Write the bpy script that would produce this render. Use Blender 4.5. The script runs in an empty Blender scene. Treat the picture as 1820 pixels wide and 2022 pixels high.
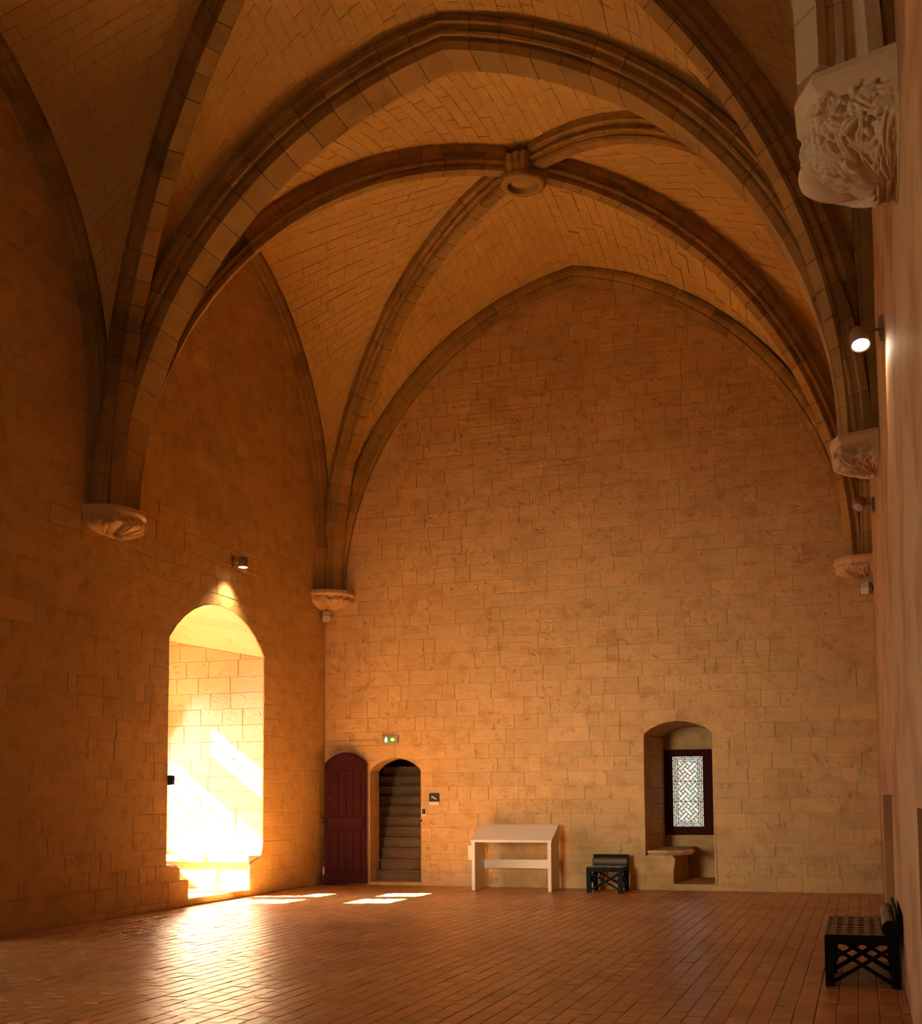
import bpy, math, random
from mathutils import Vector, Matrix, noise
random.seed(7)
S = bpy.context.scene
COL = S.collection

# ------------------------------------------------------------------ camera
F_PX, YAW, PITCH, ROLL, CY = 2376.4, 0.3193, 0.0792, -0.00585, 1387.66
FW, FH, EYE = 1820, 2022, 1.65
_F = Vector((-math.sin(YAW)*math.cos(PITCH), math.cos(YAW)*math.cos(PITCH), math.sin(PITCH)))
_R0 = Vector((math.cos(YAW), math.sin(YAW), 0)); _U0 = _R0.cross(_F)
_R = _R0*math.cos(ROLL)+_U0*math.sin(ROLL); _U = -_R0*math.sin(ROLL)+_U0*math.cos(ROLL)
cam_d = bpy.data.cameras.new('camera'); cam = bpy.data.objects.new('camera', cam_d); COL.objects.link(cam)
M = Matrix((( _R.x, _U.x, -_F.x, 0), (_R.y, _U.y, -_F.y, 0), (_R.z, _U.z, -_F.z, EYE), (0, 0, 0, 1)))
cam.matrix_world = M
cam_d.sensor_fit = 'HORIZONTAL'; cam_d.sensor_width = 36; cam_d.lens = F_PX/FW*36
cam_d.shift_y = (CY-FH/2)/FW; cam_d.clip_start = .05; cam_d.clip_end = 300
S.camera = cam
def px(p):            # only used to rank stones by how large they show
    d = Vector(p)-Vector((0, 0, EYE)); z = d.dot(_F)
    if z < .2: return (-9999, -9999, z)
    return (FW/2+F_PX*d.dot(_R)/z, CY-F_PX*d.dot(_U)/z, z)
def shown(pts):       # rough area in the frame, 0 when outside
    q = [px(p) for p in pts]
    xs = [a[0] for a in q]; ys = [a[1] for a in q]
    if max(xs) < 0 or min(xs) > FW or max(ys) < 0 or min(ys) > FH or min(a[2] for a in q) < .3: return 0
    a = 0
    for i in range(len(q)):
        j = (i+1) % len(q); a += q[i][0]*q[j][1]-q[j][0]*q[i][1]
    return abs(a)/2

# ------------------------------------------------------------------ world, sun, daylight, added fill
S.view_settings.view_transform = 'Standard'; S.view_settings.look = 'None'
S.view_settings.gamma = 1; S.view_settings.use_curve_mapping = False
S.view_settings.exposure = -0.30
SKY = 5.0; YN_ = -1.0
w = bpy.data.worlds.new('sky'); S.world = w; w.use_nodes = True
nt = w.node_tree; bg = nt.nodes['Background']
bg.inputs[0].default_value = (1, .97, .92, 1); bg.inputs[1].default_value = SKY
sd = bpy.data.lights.new('sun', 'SUN'); sd.energy = 720; sd.color = (1, .98, .94); sd.angle = .012
so = bpy.data.objects.new('sun', sd); COL.objects.link(so)
so.rotation_euler = Vector((1, .30, -.76)).to_track_quat('-Z', 'Y').to_euler()
so.location = (-30, 8, 30)
def daylight(name, loc, direction, sx, sy, power, color=(1, .93, .84), portal=False, spread=2.1):
    l = bpy.data.lights.new(name, 'AREA'); l.shape = 'RECTANGLE'; l.size = sx; l.size_y = sy
    l.energy = power; l.color = color
    if portal: l.cycles.is_portal = True
    else: l.spread = spread
    o = bpy.data.objects.new(name, l); COL.objects.link(o); o.location = loc
    o.rotation_euler = Vector(direction).to_track_quat('-Z', 'Z').to_euler()
    return o
daylight('sky_portal', (-12.3, 17.4, 2.7), (1, 0, 0), 2.9, 4.0, 1, portal=True)
daylight('window_and_fill_light', (-12.15, 17.4, 2.6), (1, 0, -.6), 2.3, 3.2, 230, (.92, 1, 1.16))
daylight('window_and_fill_light', (-11.85, 10.3, 2.9), (1, 0, -.7), 2.3, 3.0, 70)
daylight('window_and_fill_light', (-11.85, 3.4, 2.9), (1, 0.1, -.12), 2.3, 3.0, 230)
daylight('window_and_fill_light', (-6.4, YN_+.25, 2.6), (.07, 1, -.05), 1.9, 3.0, 85, (1, .88, .70), spread=.62)  # added fill aimed at the lower back wall from behind the viewpoint
try:
    S.cycles.max_bounces = 9; S.cycles.diffuse_bounces = 6; S.cycles.glossy_bounces = 4
    S.cycles.transparent_max_bounces = 8; S.cycles.sample_clamp_indirect = 20
    S.cycles.use_denoising = True; S.cycles.caustics_reflective = False; S.cycles.caustics_refractive = False
except Exception: pass

# ------------------------------------------------------------------ materials
def mat(name, base, rough=.85, spec=.25, noise_amp=.12, noise_scale=2.0, bump=.25, bump_scale=18, fine=.15,
        tint=True, streak=None, stain=None, coat=0, emit=None, metal=0, pits=False, worn=None):
    m = bpy.data.materials.new(name); m.use_nodes = True
    n = m.node_tree.nodes; L = m.node_tree.links; b = n['Principled BSDF']
    b.inputs['Roughness'].default_value = rough; b.inputs['Metallic'].default_value = metal
    b.inputs['Specular IOR Level'].default_value = spec
    geo = n.new('ShaderNodeNewGeometry'); pos = geo.outputs['Position']
    def nz(scale, detail=3, vec=None, rgh=.55):
        t = n.new('ShaderNodeTexNoise'); t.inputs['Scale'].default_value = scale
        t.inputs['Detail'].default_value = detail; t.inputs['Roughness'].default_value = rgh
        L.new(vec or pos, t.inputs['Vector']); return t.outputs['Fac']
    def mth(op, a, bb, c=None):
        t = n.new('ShaderNodeMath'); t.operation = op
        for i, v in enumerate((a, bb, c)):
            if v is None: continue
            if isinstance(v, (int, float)): t.inputs[i].default_value = v
            else: L.new(v, t.inputs[i])
        return t.outputs[0]
    def stretch(v):
        t = n.new('ShaderNodeVectorMath'); t.operation = 'MULTIPLY'; L.new(pos, t.inputs[0]); t.inputs[1].default_value = v
        return t.outputs[0]
    val = mth('MULTIPLY_ADD', nz(noise_scale), 2*noise_amp, 1-noise_amp)
    val = mth('MULTIPLY', val, mth('MULTIPLY_ADD', nz(noise_scale*9, 3), noise_amp, 1-noise_amp*.5))
    mx = n.new('ShaderNodeMix'); mx.data_type = 'RGBA'; mx.blend_type = 'MULTIPLY'; mx.inputs[0].default_value = 1
    mx.inputs[6].default_value = (*base, 1)
    cmb = n.new('ShaderNodeCombineColor')
    for i in range(3): L.new(val, cmb.inputs[i])
    L.new(cmb.outputs[0], mx.inputs[7]); out = mx.outputs[2]
    if tint:
        at = n.new('ShaderNodeAttribute'); at.attribute_name = 'tint'
        m2 = n.new('ShaderNodeMix'); m2.data_type = 'RGBA'; m2.blend_type = 'MULTIPLY'; m2.inputs[0].default_value = 1
        L.new(out, m2.inputs[6]); L.new(at.outputs['Color'], m2.inputs[7]); out = m2.outputs[2]
    if stain:
        col, sc, lo, hi, vec = stain
        r = n.new('ShaderNodeMapRange'); r.inputs['From Min'].default_value = lo; r.inputs['From Max'].default_value = hi
        L.new(nz(sc, 4, stretch(vec)), r.inputs['Value'])
        m3 = n.new('ShaderNodeMix'); m3.data_type = 'RGBA'; m3.blend_type = 'MULTIPLY'
        L.new(r.outputs[0], m3.inputs[0]); L.new(out, m3.inputs[6]); m3.inputs[7].default_value = (*col, 1); out = m3.outputs[2]
    L.new(out, b.inputs['Base Color'])
    if bump:
        h = mth('MULTIPLY', nz(bump_scale, 4), 1.0)
        h = mth('MULTIPLY_ADD', nz(bump_scale*5, 2), fine, h)
        if streak:
            vec, amt, msc = streak
            mask = n.new('ShaderNodeMapRange'); mask.inputs['From Min'].default_value = .5; mask.inputs['From Max'].default_value = .68
            mv = nz(msc, 2)
            if worn:
                dv = n.new('ShaderNodeVectorMath'); dv.operation = 'DISTANCE'; L.new(pos, dv.inputs[0]); dv.inputs[1].default_value = worn[:3]
                k = n.new('ShaderNodeMapRange'); k.inputs['From Min'].default_value = 0; k.inputs['From Max'].default_value = worn[3]
                k.inputs['To Min'].default_value = .16; k.inputs['To Max'].default_value = -.05; L.new(dv.outputs['Value'], k.inputs['Value'])
                mv = mth('ADD', mv, k.outputs[0])
            L.new(mv, mask.inputs['Value'])
            s = mth('MULTIPLY', mth('MULTIPLY', nz(1, 5, stretch(vec), .65), amt), mask.outputs[0])
            h = mth('ADD', h, s)
        if pits:
            pr = n.new('ShaderNodeMapRange'); pr.inputs['From Min'].default_value = .64; pr.inputs['From Max'].default_value = .72
            pr.inputs['To Max'].default_value = -1.6; L.new(nz(7, 3), pr.inputs['Value']); h = mth('ADD', h, pr.outputs[0])
        bp = n.new('ShaderNodeBump'); bp.inputs['Strength'].default_value = bump; bp.inputs['Distance'].default_value = .03
        L.new(h, bp.inputs['Height']); L.new(bp.outputs[0], b.inputs['Normal'])
    if coat: b.inputs['Coat Weight'].default_value = coat; b.inputs['Coat Roughness'].default_value = .2
    if emit:
        b.inputs['Emission Color'].default_value = (*emit[0], 1); b.inputs['Emission Strength'].default_value = emit[1]
    return m
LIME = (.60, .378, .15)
M_wall = mat('limestone', LIME, stain=((.80, .72, .62), 3.2, .50, .74, (1, 1, 1.4)), pits=True, worn=(-6.4, 21.65, 8.6, 3.4), streak=((1.4, 1.4, 14), 3.0, .55), bump=.55, noise_amp=.16, noise_scale=1.1, fine=.3)
M_mortar = mat('lime_mortar', (.60, .365, .125), bump=.3, tint=False)
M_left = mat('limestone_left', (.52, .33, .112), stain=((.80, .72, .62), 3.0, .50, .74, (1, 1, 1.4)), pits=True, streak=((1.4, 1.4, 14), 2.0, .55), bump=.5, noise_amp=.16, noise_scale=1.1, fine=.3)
M_niche = mat('sunlit_recess_stone', (.60, .435, .26), bump=.4, noise_amp=.14, noise_scale=1.2, pits=True)  # wall stone made paler, sunlit glow of the recess put into its colour
M_web = mat('vault_stone', (.60, .37, .105), bump=.5, noise_amp=.12, noise_scale=.8, streak=((5, 5, 5), 2.2, .5))
M_webm = mat('vault_mortar', (.50, .295, .085), bump=.3, tint=False)
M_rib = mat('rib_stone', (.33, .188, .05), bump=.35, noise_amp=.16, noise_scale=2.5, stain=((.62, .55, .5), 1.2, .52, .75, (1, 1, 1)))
M_rib_lit = mat('lit_rib_stone', (.52, .33, .14), bump=.35, noise_amp=.14, noise_scale=2.5)  # same rib stone in a lit tone, light painted onto the nearer ribs
M_carve = mat('carved_stone', (.60, .39, .175), bump=.25, bump_scale=30, noise_amp=.1, tint=False)
M_plaster = mat('old_plaster', (.44, .235, .085), bump=.22, noise_amp=.1, noise_scale=.9, tint=False, rough=.62, spec=.35,
                stain=((.72, .52, .42), 1.1, .47, .62, (1, .7, 1.1)), streak=((8, 3, 2), 1.2, .8))
M_floor = mat('terracotta_tile', (.41, .172, .048), rough=.34, spec=.24, noise_amp=.2, noise_scale=1.2, bump=.18, bump_scale=9, fine=.05,
              stain=((.75, .6, .55), .5, .5, .7, (1, 1, 1)))
M_grout = mat('tile_grout', (.26, .12, .06), rough=.8, tint=False)
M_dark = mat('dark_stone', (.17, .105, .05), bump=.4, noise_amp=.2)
M_redoor = mat('red_paint', (.045, .003, .004), rough=.6, spec=.12, noise_amp=.12, bump=.08, tint=False)
M_redwood = mat('dark_red_wood', (.05, .006, .004), rough=.7, spec=.1, noise_amp=.12, bump=.1, tint=False)
M_iron = mat('black_iron', (.02, .018, .015), rough=.5, bump=.05, tint=False)
M_white = mat('white_paint', (.80, .68, .47), rough=.55, noise_amp=.03, bump=.03, tint=False)
M_black = mat('black_wood', (.006, .005, .004), rough=.6, spec=.12, noise_amp=.2, bump=.06, tint=False)
M_strap = mat('dark_leather', (.12, .085, .04), rough=.42, spec=.35, noise_amp=.12, bump=.06, tint=False)
M_beige = mat('beige_plastic', (.70, .52, .32), rough=.5, noise_amp=.03, bump=0, tint=False)
M_grey = mat('grey_plastic', (.42, .33, .22), rough=.5, noise_amp=.03, bump=0, tint=False)
M_lampbody = mat('lamp_metal', (.30, .20, .12), rough=.5, noise_amp=.03, bump=0, tint=False)
M_lamp = mat('lamp_glow', (1, .95, .85), bump=0, noise_amp=0, tint=False, emit=((1, .86, .62), 14))
M_green = mat('sign_green', (.10, .16, .03), bump=0, noise_amp=0, tint=False, emit=((.25, .32, .04), .35))
M_glow = mat('sign_white', (.9, .95, .8), bump=0, noise_amp=0, tint=False, emit=((.95, 1, .8), 1.1))
M_glow2 = mat('sign_pale_green', (.5, .8, .45), bump=0, noise_amp=0, tint=False, emit=((.42, .85, .38), .9))
M_exting = mat('extinguisher_red', (.35, .01, .03), rough=.3, noise_amp=.03, bump=0, tint=False)
M_label = mat('paper_label', (.8, .7, .6), rough=.6, noise_amp=.03, bump=0, tint=False)
M_lead = mat('lead', (.05, .04, .03), rough=.6, noise_amp=.1, bump=0, tint=False)
def glass(name, col, thru):
    m = bpy.data.materials.new(name); m.use_nodes = True; n = m.node_tree.nodes; L = m.node_tree.links
    n.clear(); o = n.new('ShaderNodeOutputMaterial'); mx = n.new('ShaderNodeMixShader')
    t = n.new('ShaderNodeBsdfTransparent'); t.inputs[0].default_value = (*[c*thru for c in col], 1)
    d = n.new('ShaderNodeBsdfTranslucent'); d.inputs[0].default_value = (*col, 1)
    mx.inputs[0].default_value = .07; L.new(t.outputs[0], mx.inputs[1]); L.new(d.outputs[0], mx.inputs[2])
    L.new(mx.outputs[0], o.inputs[0]); return m
GL = [glass('old_glass', (1, .98, .93), .46), glass('old_glass_green', (.93, 1, .88), .43), glass('old_glass_rose', (1, .93, .84), .43)]

# ------------------------------------------------------------------ mesh helpers
class MB:
    def __init__(s): s.v = []; s.f = []; s.t = []
    def add(s, vs, fs, tint=(1, 1, 1)):
        o = len(s.v); s.v += [tuple(p) for p in vs]; s.f += [tuple(i+o for i in f) for f in fs]; s.t += [tint]*len(vs)
        return s
    def box(s, a, b, tint=(1, 1, 1), mtx=None, bev=0):
        (x0, y0, z0), (x1, y1, z1) = a, b
        e = bev
        if e:
            vs = []; 
            for z, k in ((z0, e), (z0+e, 0), (z1-e, 0), (z1, e)):
                vs += [(x0+k, y0+k, z), (x1-k, y0+k, z), (x1-k, y1-k, z), (x0+k, y1-k, z)]
            fs = [(3, 2, 1, 0), (12, 13, 14, 15)]
            for r in range(3):
                for i in range(4): fs.append((r*4+i, r*4+(i+1) % 4, r*4+4+(i+1) % 4, r*4+4+i))
        else:
            vs = [(x0, y0, z0), (x1, y0, z0), (x1, y1, z0), (x0, y1, z0), (x0, y0, z1), (x1, y0, z1), (x1, y1, z1), (x0, y1, z1)]
            fs = [(3, 2, 1, 0), (4, 5, 6, 7), (0, 1, 5, 4), (1, 2, 6, 5), (2, 3, 7, 6), (3, 0, 4, 7)]
        if mtx: vs = [mtx @ Vector(p) for p in vs]
        return s.add(vs, fs, tint)
    def bar(s, p, q, w, h, up=(0, 0, 1)):
        p = Vector(p); q = Vector(q); d = (q-p); l = d.length; d.normalize()
        sd_ = d.cross(Vector(up)); 
        if sd_.length < 1e-4: sd_ = d.cross(Vector((1, 0, 0)))
        sd_.normalize(); u = sd_.cross(d)
        m = Matrix(((sd_.x, d.x, u.x, p.x), (sd_.y, d.y, u.y, p.y), (sd_.z, d.z, u.z, p.z), (0, 0, 0, 1)))
        return s.box((-w/2, 0, -h/2), (w/2, l, h/2), mtx=m, bev=min(w, h)*.12)
    def tube(s, pts, r, n=10, caps=True):
        pts = [Vector(p) for p in pts]; vs = []; N = len(pts)
        rr = r if isinstance(r, (list, tuple)) else [r]*N
        for i, p in enumerate(pts):
            t = (pts[min(i+1, N-1)]-pts[max(i-1, 0)]).normalized()
            a = t.cross(Vector((0, 0, 1)))
            if a.length < 1e-3: a = Vector((1, 0, 0))
            a.normalize(); b = t.cross(a)
            vs += [p+(a*math.cos(2*math.pi*k/n)+b*math.sin(2*math.pi*k/n))*rr[i] for k in range(n)]
        fs = [(i*n+k, i*n+(k+1) % n, (i+1)*n+(k+1) % n, (i+1)*n+k) for i in range(N-1) for k in range(n)]
        if caps: fs += [tuple(range(n-1, -1, -1)), tuple((N-1)*n+k for k in range(n))]
        return s.add(vs, fs)
    def obj(s, name, material, parent=None, smooth=False, center=False, **props):
        me = bpy.data.meshes.new(name)
        c = Vector((0, 0, 0))
        if center:
            n = len(s.v); c = Vector((sum(p[0] for p in s.v)/n, sum(p[1] for p in s.v)/n, sum(p[2] for p in s.v)/n))
            me.from_pydata([(p[0]-c.x, p[1]-c.y, p[2]-c.z) for p in s.v], [], s.f)
        else: me.from_pydata(s.v, [], s.f)
        ca = me.color_attributes.new('tint', 'FLOAT_COLOR', 'POINT')
        ca.data.foreach_set('color', [x for t in s.t for x in (*t, 1)])
        if smooth: me.polygons.foreach_set('use_smooth', [True]*len(me.polygons))
        me.materials.append(material)
        o = bpy.data.objects.new(name, me); COL.objects.link(o); o.location = c
        if parent: o.parent = parent
        for k, v in props.items(): o[k] = v
        return o
def empty(name, loc=(0, 0, 0), rz=0, **props):
    o = bpy.data.objects.new(name, None); COL.objects.link(o); o.location = loc; o.rotation_euler = (0, 0, rz)
    o.empty_display_size = .2
    for k, v in props.items(): o[k] = v
    return o
def copy_tree(o, parent=None):
    c = o.copy(); COL.objects.link(c)
    if parent: c.parent = parent
    for ch in list(o.children): copy_tree(ch, c)
    return c
def rtint(a=.035, h=.015):
    v = 1+random.gauss(0, a); v = max(.7, min(1.22, v)); k = random.gauss(0, h)
    return (v*(1+k*.4), v*(1-k*.2), v*(1-k*1.4))
def inset(poly, d):
    n = len(poly); out = []
    for i in range(n):
        p0, p1, p2 = poly[i-1], poly[i], poly[(i+1) % n]
        e1 = (p1[0]-p0[0], p1[1]-p0[1]); e2 = (p2[0]-p1[0], p2[1]-p1[1])
        l1 = math.hypot(*e1) or 1e-6; l2 = math.hypot(*e2) or 1e-6
        n1 = (-e1[1]/l1, e1[0]/l1); n2 = (-e2[1]/l2, e2[0]/l2)
        bx, by = n1[0]+n2[0], n1[1]+n2[1]; k = max(.35, (bx*bx+by*by)/2)
        out.append((p1[0]+bx/k*d, p1[1]+by/k*d))
    return out
def dedupe(poly):
    out = []
    for p in poly:
        if not out or math.hypot(p[0]-out[-1][0], p[1]-out[-1][1]) > .004: out.append(p)
    if len(out) > 1 and math.hypot(out[0][0]-out[-1][0], out[0][1]-out[-1][1]) < .004: out.pop()
    return out
def stone_geo(poly, mp, gap=.003, bev=.006, proud=0, back=-.03, rough=.002):
    p = inset(poly, gap); q = inset(p, bev); n = len(p)
    tilt = [proud+random.uniform(-rough, rough) for _ in range(4)]
    xs = [a[0] for a in p]; ys = [a[1] for a in p]; x0, x1, y0, y1 = min(xs), max(xs), min(ys), max(ys)
    def dep(a):
        u = (a[0]-x0)/max(1e-4, x1-x0); v = (a[1]-y0)/max(1e-4, y1-y0)
        return (tilt[0]*(1-u)+tilt[1]*u)*(1-v)+(tilt[2]*(1-u)+tilt[3]*u)*v
    j = lambda a: (a[0]+random.uniform(-rough, rough), a[1]+random.uniform(-rough, rough))
    vs = [mp(a[0], a[1], back) for a in p]+[mp(a[0], a[1], dep(a)-bev*.8) for a in map(j, p)]+[mp(a[0], a[1], dep(a)) for a in map(j, q)]
    fs = [tuple(range(2*n, 3*n))]
    for i in range(n):
        k = (i+1) % n; fs += [(i, k, n+k, n+i), (n+i, n+k, 2*n+k, 2*n+i)]
    return vs, fs
class Opening:
    def __init__(s, b0, b1, L, R, ax): s.b0, s.b1, s.L, s.R, s.ax = b0, b1, L, R, ax
def arch_opening(xl, xr, b0, spring, top):
    c = (xl+xr)/2; hw = (xr-xl)/2; r = top-spring; rad = (hw*hw+r*r)/(2*r); cz = top-rad
    def half(b):
        if b <= spring: return hw
        return math.sqrt(max(0, rad*rad-(b-cz)**2))
    return Opening(b0, top, lambda b: c-half(b), lambda b: c+half(b), c)
def wall_rows(a0, a1, courses, openings):
    """yields (y0, y1, left boundary, right boundary) for every uninterrupted run of a course"""
    for y0, y1 in courses:
        cuts = sorted([o for o in openings if o.b0 < y1-.004 and o.b1 > y0+.004], key=lambda o: o.ax)
        left = [(a0, y0), (a0, y1)]; 
        for o in cuts:
            lo, hi = max(y0, o.b0), min(y1, o.b1)
            ns = 2 if abs(o.L(lo)-o.L(hi)) < .01 else 5
            bs = [lo+(hi-lo)*i/(ns-1) for i in range(ns)]
            Lb = [(o.L(b), b) for b in bs]; Rb = [(o.R(b), b) for b in bs]
            if o.b0 > y0+.004: Lb = [(o.ax, y0), (o.ax, lo)]+Lb; Rb = [(o.ax, y0), (o.ax, lo)]+Rb
            if o.b1 < y1-.004: Lb = Lb+[(o.ax, y1)]; Rb = Rb+[(o.ax, y1)]
            yield y0, y1, left, Lb
            left = Rb
        yield y0, y1, left, [(a1, y0), (a1, y1)]
def masonry(parent, mp, a0, a1, courses, openings, material, mortar, wmin=.38, wmax=.85, keep=None, nparts=300,
            proud=.0025, rough=.003, backname='mortar', part='stone', backdepth=-.011, sloppy=0, gap=.0035):
    stones = []; bk = MB()
    for y0, y1, Lb, Rb in wall_rows(a0, a1, courses, openings):
        poly = dedupe(list(reversed(Lb))+Rb)   # top-left .. bottom-left, bottom-right .. top-right
        if len(poly) >= 3:
            bk.add([mp(x, y, backdepth) for x, y in poly], [tuple(range(len(poly)))])
        xl = max(p[0] for p in Lb); xr = min(p[0] for p in Rb)
        xs = []; x = xl+random.uniform(wmin*.5, wmax)
        while x < xr-wmin*.6:
            xs.append(x); x += random.choice((random.uniform(wmin, wmax), random.uniform(wmin, wmax), random.uniform(wmin*.5, wmin)))
        bounds = [Lb]+[[(q+random.uniform(-.006, .006), y0), (q+random.uniform(-.006, .006), y1)] for q in xs]+[Rb]
        for A, B in zip(bounds[:-1], bounds[1:]):
            pl = dedupe(list(reversed(A))+B)
            if len(pl) < 3: continue
            cx = sum(p[0] for p in pl)/len(pl); cy = (y0+y1)/2
            if keep and not keep(cx, cy, pl): continue
            if sloppy: pl = [(p[0], p[1]+random.uniform(-sloppy, sloppy)) for p in pl]
            stones.append((shown([mp(p[0], p[1], 0) for p in pl]), pl))
    stones.sort(key=lambda s: -s[0])
    rest = MB(); n = 0
    for sc, pl in stones:
        vs, fs = stone_geo(pl, mp, gap=gap, proud=random.gauss(0, proud), rough=rough)
        t = rtint()
        if n < nparts and sc > 0:
            MB().add(vs, fs, t).obj(part, material, parent, center=True); n += 1
        else: rest.add(vs, fs, t)
    if rest.v: rest.obj('rough_'+part+'s', material, parent, kind='stuff')
    return bk
def rows_to(top, first, lo=.235, hi=.30, start=0):
    ys = [start]+[start+v for v in first] if first else [start]
    while ys[-1] < top-.02: ys.append(ys[-1]+random.uniform(lo, hi))
    return list(zip(ys[:-1], ys[1:]))

# ------------------------------------------------------------------ room dimensions
XL, XR, YB, YN = -9.99, .31, 21.65, -1.0
X0 = (XL+XR)/2; HC = 5.70
YT = [14.3, 7.15]                       # transverse ribs
BAYS = [(14.3, YB), (7.15, 14.3), (YN, 7.15)]
ROOFZ = 13.2

# floor -------------------------------------------------------------
floor = MB().add([(XL-.4, YN, -.012), (XR+.8, YN, -.012), (XR+.8, YB+.3, -.012), (XL-.4, YB+.3, -.012)], [(0, 1, 2, 3)]).obj(
    'floor', M_grout, kind='structure', label='glossy terracotta tiled floor of the vaulted hall', category='floor')
tiles = []
TW, TD = .155, .31
tx = XL+.004; r = 0
while tx < XR-.01:
    ty = 5.3-(r % 2)*TD*.5+random.uniform(-.02, .02); w0 = min(TW, XR-tx)
    while ty < YB-.01:
        y0, y1 = max(ty, 5.3), min(ty+TD, YB-.004)
        if y1-y0 > .03: tiles.append((shown([(tx, y0, 0), (tx+w0, y0, 0), (tx+w0, y1, 0), (tx, y1, 0)]), tx, tx+w0, y0, y1))
        ty += TD
    tx += TW; r += 1
tiles.sort(key=lambda t: -t[0])
rest = MB()
def ftint():
    v = 1+random.gauss(0, .09); k = random.gauss(0, .05); v = max(.62, min(1.35, v))
    return (v, v*(1+k), v*(1+k*1.6))
for i, (sc, x0, x1, y0, y1) in enumerate(tiles):
    if sc <= 0: continue
    tl = [random.gauss(0, .0015) for _ in range(4)]; e = .008; g = .0018
    zc = random.gauss(0, .0006)
    q = [(x0+g, y0+g), (x1-g, y0+g), (x1-g, y1-g), (x0+g, y1-g)]
    q2 = inset(q, e)
    vs = [(a, b, -.012) for a, b in q]+[(a, b, -.003+zc) for a, b in q]+[(a, b, t+zc) for (a, b), t in zip(q2, tl)]
    fs = [(8, 9, 10, 11)]
    for k in range(4): fs += [(k, (k+1) % 4, 4+(k+1) % 4, 4+k), (4+k, 4+(k+1) % 4, 8+(k+1) % 4, 8+k)]
    if i < 300: MB().add(vs, fs, ftint()).obj('tile', M_floor, floor, center=True)
    else: rest.add(vs, fs, ftint())
rest.obj('floor_tiles', M_floor, floor, kind='stuff')

# arch curves --------------------------------------------------------
def arch_poly(e, hs, R, foot=HC, n=40):
    """half arch from foot to apex as (d, z): d is the distance from the arch's axis"""
    dm = R-e; pts = []
    if hs > foot: pts = [(dm, foot+(hs-foot)*i/4) for i in range(4)]
    a1 = math.acos(min(1, e/R)); a0 = math.asin(max(-1, min(1, (foot-hs)/R))) if hs < foot else 0
    for i in range(n+1):
        a = a0+(a1-a0)*i/n; pts.append((R*math.cos(a)-e, hs+R*math.sin(a)))
    return pts
class Curve:
    def __init__(s, P):
        s.P = [Vector(p) for p in P]; s.L = [0]
        for a, b in zip(s.P[:-1], s.P[1:]): s.L.append(s.L[-1]+(b-a).length)
        s.len = s.L[-1]
    def at(s, t):
        l = max(0, min(1, t))*s.len
        lo, hi = 0, len(s.L)-1
        while hi-lo > 1:
            m = (lo+hi)//2
            if s.L[m] <= l: lo = m
            else: hi = m
        k = (l-s.L[lo])/max(1e-9, s.L[hi]-s.L[lo])
        return s.P[lo].lerp(s.P[hi], k)
TE, THS, TR = 1.10, 5.56, 5.855
DH, DR = 5.72, 5.85
FE, FHS, FR = 1.16, 7.0, 4.36
BE, BHS, BR_ = 1.17, 5.56, 5.91
DT, DD, DF = .30, .36, .22
def t_curve(y, side, extra=DT):
    return Curve([(X0+side*d, y, z) for d, z in arch_poly(TE, THS, TR+extra)])
def d_curve(bay, sx, sy, extra=DD):
    ya, yb = bay; cy = (ya+yb)/2; hy = (yb-ya)/2; L = math.hypot((XR-XL)/2, hy)
    k = L/6.33
    dx, dy = (XR-XL)/2/L, hy/L
    low = (cy+sy*hy) < 8 and sx > 0            # the ribs over the large corbel stand further out
    return Curve([(X0+sx*d*k*dx, cy+sy*d*k*dy, z) for d, z in arch_poly(0.0, DH+.13*low, DR-.13*low+extra)])
def f_curve(bay, x, sy, extra=DF):
    ya, yb = bay; cy = (ya+yb)/2; hy = (yb-ya)/2; k = (hy-.44)/3.2
    return Curve([(x, cy+sy*d*k, z) for d, z in arch_poly(FE, FHS, FR+extra)])
def b_curve(y, side, extra=DF):
    return Curve([(X0+side*d, y, z) for d, z in arch_poly(BE, BHS, BR_+extra)])

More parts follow.
